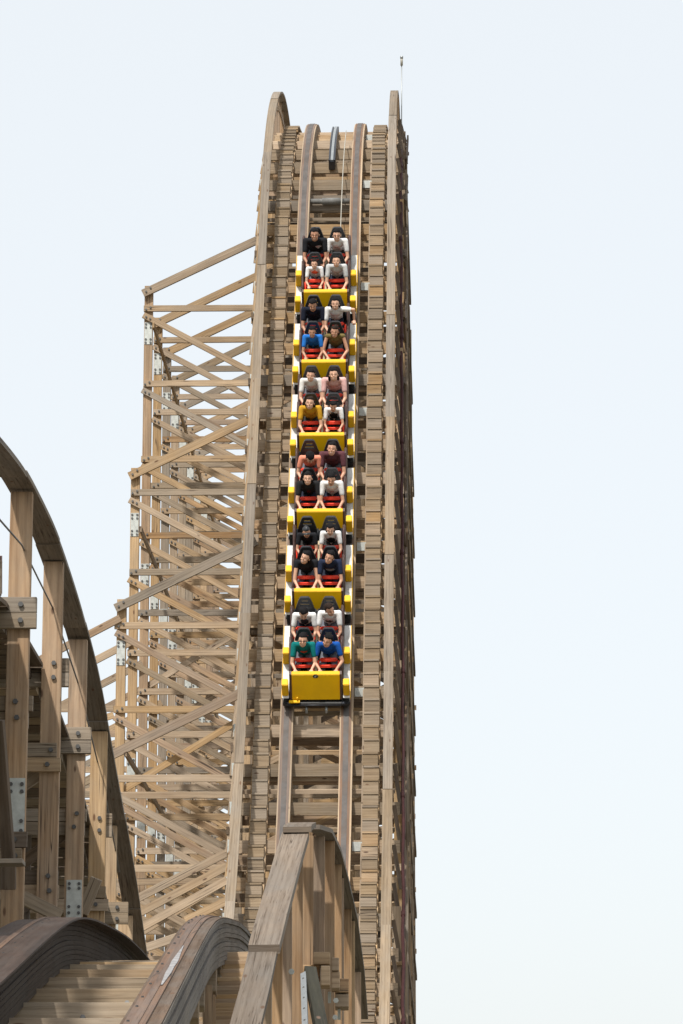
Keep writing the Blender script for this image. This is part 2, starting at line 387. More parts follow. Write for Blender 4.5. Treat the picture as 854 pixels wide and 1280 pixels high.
# support bents
YA, SP = 78.6, 2.8
TOPS = {0: 26.26, -1: 20.75, -2: 16.9, -3: 12.9}
OUTX, TIER2 = -4.63, -9.3
BENTS = list(range(-8, 10))
bl = []
for kk in BENTS:
    y = YA + SP * kk if kk > -4 else 70.2 + 2.8 * (kk + 3)
    if y < 50 : continue
    zt = zpath(y) - .62
    top_o = TOPS.get(kk, 26.26 if kk > 0 else None)
    def jm(): return M[random.choice(['tan', 'tan', 'tan', 'orange', 'grey'])]
    for x in (-1.72, -.62, .62, 1.80):
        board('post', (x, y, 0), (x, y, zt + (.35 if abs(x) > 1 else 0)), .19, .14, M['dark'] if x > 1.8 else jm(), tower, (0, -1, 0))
    if top_o:
        po = board('outrigger_post', (OUTX, y, 0), (OUTX, y, top_o + .12), .215, .14, jm(), tower, (0, -1, 0))
        zb = top_o - .18
        # top raker up to the track
        board('raker', (OUTX - .14, y - .165, top_o - .12), (-1.5, y - .165, top_o + 1.46), .20, .085, jm(), tower, (0, -1, 0))
        for q in (-.05, .05): bl.append(((OUTX + q * 1.1, y - .21, top_o - .03 + q), (0, -1, 0)))
        zl = zb - .33; first = True
        pz = top_o - random.choice([1.15, 1.3, 1.45])
        while pz > 5:
            plate((OUTX, y - .079, pz), .19, .58, tower); pz -= random.choice([6.0, 6.3])
        spacing = 1.98; half = .3 if kk >= 0 else .2
    else:
        zl = zt - .8; spacing = 1.98
    lev = []
    # ledgers above the outrigger, centre only
    z = zt - .7
    while top_o and z > zl + 1.0:
        board('ledger', (-1.86, y - .105, z), (1.84, y - .105, z), .15, .07, jm(), tower, (0, -1, 0), .004); z -= 1.6
    z = zl
    while z > 3.6:
        lev.append(z)
        xl = (OUTX - random.uniform(.10, .16)) if top_o else -1.9
        board('ledger', (xl, y - .106, z), (1.88 + random.uniform(0, .08), y - .106, z), .155, .07, jm(), tower, (0, -1, 0), .0035)
        if top_o:
            for q in (-.055, .055): bl.append(((OUTX + q, y - .145, z + q * .5), (0, -1, 0)))
        z -= spacing
    for z0, z1 in zip(lev, lev[1:] + [lev[-1] - spacing if lev else 0]):
        if top_o:
            board('outrigger_brace', (OUTX - .13, y - .108, z0 - .17), (-1.75, y - .108, z1 + .16), .15, .07, jm(), tower, (0, -1, 0), .005)
            for q in (-.05, .05): bl.append(((OUTX + q, y - .147, z0 - .25 - q * .5), (0, -1, 0)))
            if random.random() < .35 and z0 < 20:
                board('counter_brace', (-1.72, y + .11, z0 - .1), (OUTX, y + .11, z1 + .1), .15, .06, jm(), tower, (0, -1, 0), .005)
        flip = random.choice((-1, 1))
        if z0 < zt - .3: board('brace', (-1.7 * flip, y + .11, z0 - .1), (1.75 * flip, y + .11, z1 + .1), .15, .06, M[random.choice(['tan', 'dark', 'orange'])], tower, (0, -1, 0), .008)
    if kk in (-1, -2, -3, 0, 1, 2, 3) and top_o:
        zt2 = 14.4 if kk > -2 else (16.3 if kk == -2 else 11.5)
        a0 = min(top_o - .35, 16.55)
        board('raker', (TIER2 - .1, y - .165, a0 - 2.5), (OUTX - .02, y - .165, a0), .17, .075, jm(), tower, (0, -1, 0))
        board('outrigger_post', (TIER2, y, 0), (TIER2, y, a0 - 2.3), .2, .14, jm(), tower, (0, -1, 0))
        z = lev[0]
        for z in lev:
            if z < a0 - .8:
                board('outer_ledger', (TIER2 - .1, y - .03 - .077, z + .03), (OUTX - .15, y - .03 - .077, z + .03), .15, .07, jm(), tower, (0, -1, 0), .004)
                if z < a0 - 3.0: board('outer_brace', (TIER2, y - .107, z + .35), (OUTX - .14, y - .107, z + 1.85), .14, .06, jm(), tower, (0, -1, 0), .004)
                else: board('outer_brace', (TIER2, y - .109, z - 1.6), (OUTX - .14, y - .109, z - .12), .14, .06, jm(), tower, (0, -1, 0), .004)
bolts('joint_bolts', bl, tower)
# fresh rakers low down at the left, brightest boards of the tower
for (ax, ay, bx, by, D) in ((170, 1124, 284, 1066, 69.2), (173, 1142, 284, 1083, 68.6), (176, 1160, 284, 1100, 68.0), (232, 1151, 284, 1126, 67.4), (150, 1196, 284, 1150, 67.0)):
    Ti = T.inverted()
    board('raker', Ti @ P(ax, ay, D), Ti @ P(bx, by, D), .17, .08, M['tan'], tower, (0, -1, 0))
for kk in range(-6, 8):
    y = 70.2 + 2.8 * (kk + 3) if kk <= -4 else YA + SP * kk
    z1 = zpath(y) - 1.0
    while z1 > 4:
        L = random.choice([2.6, 3.4, 4.4])
        xo = 1.95 - .12 * min(1, (y - 58) / 30) + random.uniform(-.02, .05)
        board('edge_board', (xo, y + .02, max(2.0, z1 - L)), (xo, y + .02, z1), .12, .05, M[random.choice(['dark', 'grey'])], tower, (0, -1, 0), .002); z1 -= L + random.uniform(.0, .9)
# lengthwise girts in the two side planes
Z = 5.0
while Z < 31:
    ys = [q[0] for q in ztab if q[1] - .7 > Z]
    if ys:
        y0, y1 = max(min(ys), 52) - .2, min(max(ys), YA + SP * 9) + .1
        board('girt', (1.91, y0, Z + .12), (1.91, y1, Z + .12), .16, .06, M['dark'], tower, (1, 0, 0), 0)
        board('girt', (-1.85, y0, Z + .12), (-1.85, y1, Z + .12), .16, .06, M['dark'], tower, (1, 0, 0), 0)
        if y1 - y0 > 4:
            board('side_brace', (1.95, y0 + .2, Z), (1.95, y0 + 3.6, Z + 1.9 if Z + 1.9 < zpath(y0 + 3.6) else Z + 1.2), .14, .05, M['dark'], tower, (1, 0, 0), 0)
    if Z < 25 and Z > 6 and int(Z / 1.98) % 3 == 0:
        yy = YA - .2 if Z > 20 else (YA - SP if Z > 16.5 else YA - 2 * SP)
        board('girt', (OUTX + .14, yy, Z + .5), (OUTX + .14, YA + SP * 9, Z + .5), .14, .05, M['tan'], tower, (1, 0, 0), 0)
    Z += 1.98
# hardware at the crest
zr_ = lambda s_, dx, dn: tframe(s_, dx, dn)[0]
trough = sweep('chain_trough', [tframe(18.1 + q * .35, 0.0, -.17) for q in range(12)], rect(-.085, .085, -.16, .07), M['chain'], tower)
sweep('trough_lip', [tframe(18.1 + q * .35, -.065, -.10) for q in range(12)], rect(-.02, .02, 0, .045), M['chain'], trough)
sweep('trough_lip', [tframe(18.1 + q * .35, .065, -.10) for q in range(12)], rect(-.02, .02, 0, .045), M['chain'], trough)
sweep('chain', [tframe(18.15 + q * .35, 0, -.10) for q in range(13)], rect(-.035, .035, 0, .03), M['steel'], trough)
for sx in (-.3, .3):
    q = tframe(16.3, sx, -.2)[0]
q = tframe(16.1, 0, -.25)[0]
tube('sprocket_shaft', [q + V((-.62, -.1, 0)), q + V((.62, -.1, 0))], .07, M['dull'], tower, 12)
tube('shaft_collar', [q + V((-.2, -.1, 0)), q + V((.25, -.1, 0))], .09, M['dull'], tower, 12)
a, b = tframe(20.3, .33, .1)[0], tframe(13.9, .30, -.1)[0]
tube('pale_rod', [tframe(20.3 - .64 * q, .33 - .003 * q, .06)[0] for q in range(11)], .012, M['palerod'], tower, 6)
board('rod_foot', b + V((-.1, 0, -.02)), b + V((.12, 0, -.02)), .1, .08, M['white'], tower, (0, 0, 1))

# things fixed near the crest and beside the tower
rp = empty('lightning_rod', Matrix.Translation(P(502.2, 165, 88.6)))
tag(rp, 'thin pale lightning rod with small capped tip above the right handrail', 'lightning rod')
Ri = Matrix.Translation(-P(502.2, 165, 88.6))
def lp(px, py, D=88.6): return Ri @ P(px, py, D)
tube('rod', [lp(502.2, 215), lp(502.2, 82)], .014, M['steel'], rp, 6)
tube('tip_cap', [lp(502.2, 82), lp(502.2, 71)], .035, M['palerod'], rp, 8)
tube('tip_band', [lp(502.2, 73), lp(502.2, 70)], .042, M['steel'], rp, 8)
board('rod_clamp', lp(500, 163), lp(504.6, 163), .1, .05, M['bolt'], rp, (0, -1, 0))
bc = empty('aircraft_beacon', Matrix.Translation(P(504, 192, 88.2)))
tag(bc, 'small dark lamp on a short arm sticking out right of crest', 'lamp')
Bi = Matrix.Translation(-P(504, 192, 88.2))
tube('arm', [Bi @ P(499, 192, 88.2), Bi @ P(507, 192, 88.2)], .03, M['bolt'], bc, 6)
tube('lamp_head', [Bi @ P(506.5, 192, 88.2), Bi @ P(511.5, 192, 88.2)], .055, M['shell'], bc, 8)
pp = []
for i in range(60):
    s = -15.5 + i * (19.2 + 15.5) / 59
    t_ = i / 59
    pp.append(T @ tframe(s, 1.98 - .17 * t_ + .012 * math.sin(i * 1.7), .05 - .25 * t_)[0])
pe = empty('fire_pipe', Matrix.Translation(pp[0]))
tag(pe, 'long maroon pipe running down the right edge of the tall drop', 'pipe')
tube('pipe_run', [q - pp[0] for q in pp], .036, M['pipe'], pe, 8)
for i in range(3, 60, 6): tube('pipe_coupling', [pp[i] - pp[0], pp[i] + (pp[i - 1] - pp[i]).normalized() * .16 - pp[0]], .048, M['pipe'], pe, 8)

# ------------------------------------------------------------------ coaster cars
def prism(outline, x0, x1):
    """outline in (y, z), extruded along x"""
    n = len(outline)
    v = [(x0, a, b) for a, b in outline] + [(x1, a, b) for a, b in outline]
    f = [tuple(range(n)), tuple(reversed(range(n, 2 * n)))] + [(i, i + n, (i + 1) % n + n, (i + 1) % n) for i in range(n)]
    return v, f
def box_vf(x0, x1, y0, y1, z0, z1): return prism([(y0, z0), (y1, z0), (y1, z1), (y0, z1)], x0, x1)
def join_vf(lst):
    v, f = [], []
    for a, b in lst:
        o = len(v); v += a; f += [tuple(i + o for i in q) for q in b]
    return v, f
def bevelled(name, vf, mat, parent, bev=.012, seg=2, smooth=False):
    bm = bmesh.new(); vs = [bm.verts.new(p) for p in vf[0]]
    for q in vf[1]: bm.faces.new([vs[i] for i in q])
    bmesh.ops.recalc_face_normals(bm, faces=bm.faces[:])
    if bev: bmesh.ops.bevel(bm, geom=bm.edges[:], offset=bev, segments=seg, affect='EDGES', clamp_overlap=True)
    me = bpy.data.meshes.new(name); bm.to_mesh(me); bm.free(); me.materials.append(mat)
    if smooth:
        for p in me.polygons: p.use_smooth = True
    return link(name, me, None, parent)
def quadslab(pts, th):
    """a plate through the corner points (list of V), thickened along its normal"""
    pts = [V(p) for p in pts]; n = (pts[1] - pts[0]).cross(pts[2] - pts[0]).normalized() * th / 2
    k = len(pts); v = [p + n for p in pts] + [p - n for p in pts]
    f = [tuple(range(k)), tuple(reversed(range(k, 2 * k)))] + [(i, i + k, (i + 1) % k + k, (i + 1) % k) for i in range(k)]
    return [tuple(q) for q in v], f
ROW = -.9
def build_car():
    r = empty('coaster_car')
    bevelled('chassis', join_vf([box_vf(-.56, .56, -1.25, .92, .12, .30), box_vf(-.7, .7, -1.1, -.95, .02, .14), box_vf(-.72, .72, .78, .94, .06, .2), box_vf(-.06, .06, -1.5, -1.2, .14, .24)]), M['black'], r, .01)
    bevelled('floor_tub', join_vf([box_vf(-.55, .55, -1.25, .86, .30, .36), box_vf(-.555, -.53, -1.2, .7, .3, .62), box_vf(.53, .555, -1.2, .7, .3, .62)]), M['black'], r, .008)
    # raked yellow nose with a rolled top rim and dark edges
    n_ = bevelled('nose_panel', prism([(.93, .32), (.96, .32), (.71, .90), (.62, .92), (.62, .89), (.68, .88)], -.53, .53), M['yellow'], r, .01)
    for sx in (-1, 1): bevelled('nose_edge', prism([(.90, .32), (.955, .32), (.70, .90), (.60, .9), (.60, .5)], sx * .532, sx * .575), M['shell'], n_, .006)
    bevelled('rear_panel', box_vf(-.5, .5, -1.3, -1.26, .34, .72), M['black'], r, .01)
    for sx in (-1, 1):
        d = bevelled('side_deck', box_vf(sx * .60, sx * .75, -1.08, .985, .405, .43), M['white'], r, .006)
        bevelled('deck_edge', box_vf(sx * .751, sx * .762, -1.08, .985, .36, .44), M['yellow'], d, .003)
        for yf in (.94, .94 + ROW):
            bevelled('step_block', prism([(yf - .17, .432), (yf, .432), (yf + .015, .84), (yf - .16, .86)], sx * .605, sx * .745), M['yellow'], r, .014)
        for yf in (0.0, ROW):
            o = [(-.36, .34), (-.40, .86), (-.34, .98), (-.22, 1.03), (-.08, 1.0), (.10, .86), (.30, .80), (.46, .76), (.50, .6), (.5, .34)]
            bevelled('side_shell', prism([(a + yf, b) for a, b in o], sx * .535, sx * .60), M['shell'], r, .022, 2, True)
        for yf in (.80, -1.0):
            w_ = tube('road_wheel', [(sx * .60, yf, .14), (sx * .72, yf, .14)], .14, M['rubber'], r, 18)
            tube('wheel_hub', [(sx * .72, yf, .14), (sx * .745, yf, .14)], .07, M['steel'], w_, 12)
    for yf in (0.0, ROW):
        for sx in (-1, 1):
            xc = sx * .272
            def pt(x, z):        # seat back leans a little to the rear
                return (xc + x, yf - .22 - .22 * (z - .55), z)
            segs = [(.46, .21, .88, .215), (.88, .215, .985, .185)]
            parts = [quadslab([pt(-a, z0), pt(a, z0), pt(b, z1), pt(-b, z1)], .07) for z0, a, z1, b in segs]
            for z0, a, z1, b in ((.985, .185, 1.035, .17), (1.075, .155, 1.125, .14)):     # the slots: only side bars here
                for q in (-1, 1):
                    parts.append(quadslab([pt(q * (a - .075), z0), pt(q * a, z0), pt(q * b, z1), pt(q * (b - .07), z1)][::q], .07))
            for z0, a, z1, b in ((1.035, .17, 1.075, .155), (1.125, .14, 1.18, .115), (1.18, .115, 1.21, .08)):
                parts.append(quadslab([pt(-a, z0), pt(a, z0), pt(b, z1), pt(-b, z1)], .07))
            st = bevelled('seat', join_vf(parts), M['black'], r, .006)
            bevelled('seat_cushion', box_vf(xc - .21, xc + .21, yf - .2, yf + .22, .44, .54), M['black'], st, .03, 2, True)
            for q in (-1, 1):
                bevelled('seat_wing', quadslab([(xc + q * .22, yf - .24, .5), (xc + q * .25, yf - .06, .55), (xc + q * .25, yf - .14, .86), (xc + q * .235, yf - .30, .90)], .04), M['black'], st, .012, 2, True)
            lb = bevelled('lap_bar', join_vf([box_vf(xc - .20, xc + .20, yf + .15, yf + .25, .75, .83), box_vf(xc - .21, xc + .21, yf + .30, yf + .38, .70, .77)]), M['red'], r, .028, 3, True)
            for q in (-1, 1): bevelled('bar_arm', prism([(yf + .18, .76), (yf + .26, .83), (yf + .58, .58), (yf + .50, .50)], xc + q * .205, xc + q * .25), M['red'], lb, .014, 2, True)
            bevelled('grab_bar', box_vf(xc - .2, xc + .2, yf + .545, yf + .585, .79, .825), M['black'], r, .014, 2, True)
        bevelled('divider', prism([(yf + .0, .34), (yf + .55, .34), (yf + .55, .72), (yf + .35, .82), (yf + .0, .8)], -.028, .028), M['cream'], r, .012)
    return r
def copy_tree(o, parent=None):
    c = o.copy(); COL.objects.link(c)
    if parent is not None: c.parent = parent
    for ch in list(o.children): copy_tree(ch, c)
    return c
def car_matrix(s):
    p, th = track(s)
    X, Y, Zv = V((-1, 0, 0)), V((0, -math.cos(th), -math.sin(th))), V((0, -math.sin(th), math.cos(th)))
    m = Matrix((X, Y, Zv)).transposed().to_4x4(); m.translation = p + Zv * .004
    return T @ m                                    # X is the riders' right, which is the viewer's left
CAR_S = [.13 + 2.40 * i for i in range(6)]
CAR_LABELS = ['yellow front car of the train with black nose emblem, riders in teal and blue tees',
              'yellow coaster car whose front riders wear black sleeveless top and navy tee',
              'yellow coaster car carrying riders in salmon top and maroon tee in back row',
              'yellow coaster car with a rider in mustard tee and a small child in front',
              'yellow coaster car with front riders in bright blue tee and olive tank top',
              'yellow rearmost car nearest the crest, child in white tee in front row']
proto = build_car()
cars = [proto] + [copy_tree(proto) for _ in range(5)]
for c, s, l in zip(cars, CAR_S, CAR_LABELS):
    c.matrix_world = car_matrix(s); tag(c, l, 'coaster car', 'linked yellow cars of the train')
em = bevelled('emblem', quadslab([(.062 * math.cos(t * math.pi / 7), .713 + .018 - .42 * .040 * math.sin(t * math.pi / 7), .865 + .040 * math.sin(t * math.pi / 7)) for t in range(14)], .012), M['black'], cars[0], 0)
bevelled('emblem_mark', join_vf([quadslab([(q, .742, .843), (q + .012, .742, .843), (q - .012, .722, .888), (q - .024, .722, .888)], .012) for q in (.0, .022)]), M['galv'], em, 0)
fb = bevelled('front_bumper', box_vf(-.74, .74, .96, 1.02, .16, .27), M['black'], cars[0], .015)
for sx in (-1, 1):
    tube('headlight', [(sx * .60, .99, .255), (sx * .60, 1.05, .255)], .045, M['chain'], fb, 14)
    tube('hook_pin', [(sx * .22, .98, .12), (sx * .22, 1.1, .02)], .03, M['steel'], fb, 8)
tube('crossbar', [(-.55, 1.045, .24), (.55, 1.045, .24)], .014, M['chain'], fb, 8)
bevelled('tow_hook', join_vf([box_vf(.36, .60, .97, 1.04, .30, .335), box_vf(.40, .43, .95, .99, .30, .42)]), M['yellow'], cars[0], .006)

# ------------------------------------------------------------------ riders
def skin_mat(c): return plain('skin', c, .5, 0, .06, 18)
SK = [skin_mat((.56, .30, .195)), skin_mat((.62, .36, .245)), skin_mat((.44, .225, .14))]
HAIR = [plain('black_hair', (.010, .009, .010), .8, 0, .5, 60, .15, .5), plain('dark_brown_hair', (.026, .016, .012), .8, 0, .5, 60, .15, .5)]
DARK = plain('dark_features', (.075, .04, .03), .5); TEETH = plain('teeth', (.55, .40, .35), .4)
CLOTH = {}
def cloth(c, pr=None):
    """knitted fabric with, where the shirt has one, a flat chest print; pr = (colour, centre, half size)"""
    k = (c, pr)
    if k in CLOTH: return CLOTH[k]
    m, nt, bs, L = base_mat('cotton_cloth'); tc = node(nt, 'ShaderNodeTexCoord')
    fold = noise(nt, mapping(nt, tc.outputs['Object'], (9, 9, 4)), 1.0, 3)
    col = mix(nt, tuple(x * .86 for x in c), tuple(min(1, x * 1.1) for x in c), ramp(nt, fold, .35, .65))
    if pr:
        pc, ce, hs = pr
        sp = node(nt, 'ShaderNodeVectorMath', operation='SUBTRACT'); L.new(tc.outputs['Object'], sp.inputs[0]); sp.inputs[1].default_value = ce
        dv = node(nt, 'ShaderNodeVectorMath', operation='DIVIDE'); L.new(sp.outputs[0], dv.inputs[0]); dv.inputs[1].default_value = hs
        ln = node(nt, 'ShaderNodeVectorMath', operation='LENGTH'); L.new(dv.outputs[0], ln.inputs[0])
        n_ = noise(nt, tc.outputs['Object'], 38, 2)
        ad = node(nt, 'ShaderNodeMath', operation='ADD'); L.new(ln.outputs['Value'], ad.inputs[0]); L.new(n_, ad.inputs[1])
        hf_ = node(nt, 'ShaderNodeMath', operation='MULTIPLY'); L.new(ad.outputs[0], hf_.inputs[0]); hf_.inputs[1].default_value = .5
        col = mix(nt, col, pc, ramp(nt, hf_.outputs[0], .70, .74, (1, 1, 1), (0, 0, 0)))
    L.new(col, bs.inputs['Base Color']); bs.inputs['Roughness'].default_value = .9; bs.inputs['Specular IOR Level'].default_value = .15
    bp = node(nt, 'ShaderNodeBump'); bp.inputs['Strength'].default_value = .6; bp.inputs['Distance'].default_value = .02
    L.new(fold, bp.inputs['Height']); L.new(bp.outputs[0], bs.inputs['Normal'])
    CLOTH[k] = m; return m
ICO = {}
def ico(sub):
    if sub not in ICO:
        bm = bmesh.new(); bmesh.ops.create_icosphere(bm, subdivisions=sub, radius=1)
        bm.verts.index_update(); ICO[sub] = ([v.co.copy() for v in bm.verts], [tuple(v.index for v in f.verts) for f in bm.faces]); bm.free()
    return ICO[sub]
def ball(c, r, rot=None, sub=2):
    r = (r, r, r) if not hasattr(r, '__len__') else r
    vs, fs = ico(sub); out = []
    for q in vs:
        p = V((q.x * r[0], q.y * r[1], q.z * r[2]))
        if rot is not None: p = rot @ p
        out.append(p + V(c))
    return out, list(fs)
def limb(p0, p1, r0, r1, seg=10):
    p0, p1 = V(p0), V(p1); d = (p1 - p0).normalized(); a = V((1, 0, 0)) if abs(d.x) < .8 else V((0, 0, 1))
    u = d.cross(a).normalized(); w_ = d.cross(u); v = []
    for p, r_ in ((p0, r0), (p1, r1)):
        for k in range(seg):
            t = 2 * math.pi * k / seg; v.append(p + (u * math.cos(t) + w_ * math.sin(t)) * r_)
    f = [(k, (k + 1) % seg, (k + 1) % seg + seg, k + seg) for k in range(seg)] + [tuple(reversed(range(seg))), tuple(range(seg, 2 * seg))]
    f = [tuple(reversed(q)) for q in f]
    return join_vf([(v, f), ball(p0, r0), ball(p1, r1)])
def remeshed(parts, voxel, smooth=4):
    """one continuous closed surface out of overlapping volumes"""
    v, f = join_vf(parts); me = mesh_of(v, f)
    o = bpy.data.objects.new("tmp", me); COL.objects.link(o)
    md = o.modifiers.new("r", 'REMESH'); md.mode = 'VOXEL'; md.voxel_size = voxel
    ms = o.modifiers.new("s", 'SMOOTH'); ms.factor = .5; ms.iterations = smooth
    dg = bpy.context.evaluated_depsgraph_get(); out = bpy.data.meshes.new_from_object(o.evaluated_get(dg))
    bpy.data.objects.remove(o); bpy.data.meshes.remove(me)
    for p in out.polygons: p.use_smooth = True
    return out
POSE = {}
def pose_meshes(pitch, yaw, lean, fwd, arm, sleeve, hair, girth):
    key = (pitch, yaw, lean, fwd, arm, sleeve, hair, girth)
    if key in POSE: return POSE[key]
    g_ = girth
    shc = V((lean, .21 + fwd, .55)); sh = {q: shc + V((q * .185 * g_, 0, -.01)) for q in (-1, 1)}
    hand, elb = {}, {}
    for q in (-1, 1):
        hand[q] = V((q * .165, .69, .285)); elb[q] = V((q * .235, .49, .29))
    if arm == 'out':          # the arm on the viewer's right lifted, elbow out over the side
        elb[-1] = shc + V((-.40, .03, .0)); hand[-1] = shc + V((-.41, .16, -.24))
    if arm == 'wide':
        for q in (-1, 1): elb[q] = V((q * .285, .44, .29))
    H0 = Matrix.Rotation(R(-yaw), 3, 'Z') @ Matrix.Rotation(R(pitch), 3, 'X'); H = H0
    hc = shc + V((lean * .3, .085, .185)) + V((0, -.03 + max(0, 32 - pitch) * .0021, .01 + max(0, 32 - pitch) * .0002))
    def hp(x, y, z): return hc + H @ V((x, y, z)) * 1.2
    tors = lambda d: [ball((0, .0, .06), (.165 * g_ - d, .13 - d, .13 - d)), ball(V((lean * .45, .09 + fwd * .4, .25)), (.158 * g_ - d, .115 - d, .18 - d), Matrix.Rotation(R(-24), 3, 'X')),
                      ball(shc * .78 + V((0, .01, .02)), (.172 * g_ - d, .11 - d, .14 - d), Matrix.Rotation(R(-24), 3, 'X')), limb(sh[-1], sh[1], .06 - d, .06 - d)]
    body = tors(.014)
    for q in (-1, 1):
        body += [limb(sh[q], elb[q], .047, .039), limb(elb[q], hand[q] + V((0, -.03, .0)), .038, .026)]
        hd = hand[q]; body.append(ball(hd + V((0, .01, .012)), (.042, .045, .018)))
        for i, ln in enumerate((.062, .07, .066, .052)):          # four fingers curled over the bar
            b0 = hd + V((q * (-.030 + .020 * i), .042, .016)); b1 = b0 + V((0, .028, -.006)); b2 = b1 + V((0, .006, -ln * .6))
            body += [limb(b0, b1, .0105, .010, 6), limb(b1, b2, .010, .008, 6)]
        t0 = hd + V((-q * .034, -.005, .01)); t1 = t0 + V((-q * .022, .025, -.012)); body += [limb(t0, t1, .012, .011, 6), limb(t1, t1 + V((q * .004, .026, -.014)), .011, .008, 6)]
        kn = V((q * .125, .40, .08)); an = V((q * .13, .58, -.24))
        body += [limb((q * .085, .02, .03), kn, .07, .052), limb(kn, an, .05, .036), limb(an, an + V((0, .12, -.03)), .036, .03)]
    body += [ball(hp(0, -.006, .025), (.088, .108, .110), H), ball(hp(0, .022, -.045), (.070, .074, .079), H), ball(hp(0, .05, -.088), (.024, .02, .018), H),
             ball(hp(0, .094, -.012), (.015, .02, .022), H), ball(hp(0, .086, .012), (.010, .013, .033), H), limb(hp(0, -.03, -.05), shc + V((0, -.02, .0)), .048, .055)]
    for q in (-1, 1): body.append(ball(hp(q * .074, -.012, -.005), (.012, .022, .032), H)); body.append(ball(hp(q * .036, .062, -.022), (.026, .024, .024), H))
    out = {'body': remeshed(body, .0085, 3)}
    shp = tors(0)
    if sleeve > 0:
        for q in (-1, 1): shp.append(limb(sh[q], sh[q].lerp(elb[q], sleeve), .066, .058))
    out['shirt'] = remeshed(shp, .013, 3)
    tr = []
    for q in (-1, 1):
        kn = V((q * .125, .40, .08)); an = V((q * .13, .58, -.24))
        tr += [limb((q * .085, .0, .03), kn, .088, .072), limb(kn, kn.lerp(an, .8), .068, .055)]
    tr.append(ball((0, -.01, .02), (.175 * g_, .13, .10)))
    out['trousers'] = remeshed(tr, .016, 2)
    # hair: a full cap whose face side is tucked under the skin
    vs, fs = ico(3); hv = []
    for c in vs:
        p = V((c.x * .081, c.y * .099 - .013, c.z * .104 + .034))
        p *= 1 + .05 * math.sin(c.x * 19 + c.y * 11 + pitch) * math.sin(c.z * 14 + yaw) + .05 * max(0, c.z) * math.sin(c.x * 5 + yaw + pitch)
        if p.y > .012 and p.z < .074 - .35 * max(0, abs(p.x) - .05): p = V((p.x * .78, min(p.y * .7, .05), p.z))
        if hair == 'short' and p.z < -.03: p = V((p.x * .8, p.y * .82, p.z * .8))
        hv.append(hp(*p))
    hh = [(hv, list(fs))]
    if hair in ('long', 'bob'):
        d = .12 if hair == 'long' else .07
        Hd = H0 @ Matrix.Rotation(R(-pitch * .8), 3, 'X')
        hh += [ball(hp(q * .076, -.045, -.0) + V((0, 0, -d * .55)), (.030, .045, d), Hd) for q in (-1, 1)] + [ball(hp(0, -.085, .0) + V((0, 0, -d * .5)), (.09, .04, d + .02), Hd)]
        hh = [(a, b) for a, b in hh]
    if hair == 'cap':
        br = [hp(.085 * math.sin(t), .085 + .07 * math.cos(t), .062 - .012 * abs(math.sin(t))) for t in [R(-90 + 18 * i) for i in range(11)]]
        hh.append(quadslab(br, .012))
    vv, ff = join_vf(hh); out['hair'] = mesh_of(vv, ff, smooth=True)
    ey = []
    for q in (-1, 1):
        ey += [ball(hp(q * .030, .079, .014), (.011, .009, .0045), H, 1), ball(hp(q * .033, .078, .037), (.017, .006, .003), H @ Matrix.Rotation(-q * .12, 3, 'Y'), 1)]
    vv, ff = join_vf(ey); out['eyes'] = mesh_of(vv, ff, smooth=True)
    vv, ff = ball(hp(0, .074, -.052), (.027, .013, .009), H); out['mouth'] = mesh_of(vv, ff, smooth=True)
    gl = [ball(hp(q * .032, .091, .013), (.022, .005, .012), H) for q in (-1, 1)] + [limb(hp(-.06, .086, .02), hp(.06, .086, .02), .004, .004, 6)]
    vv, ff = join_vf(gl); out['glasses'] = mesh_of(vv, ff, smooth=True)
    POSE[key] = out; return out
WHT, BLK, NVY = (.74, .74, .75), (.017, .018, .022), (.02, .028, .06)
C0 = (0, .30, .36)
CH = lambda x=0, z=.33, y=.27: (x, y, z)
BARE = 0
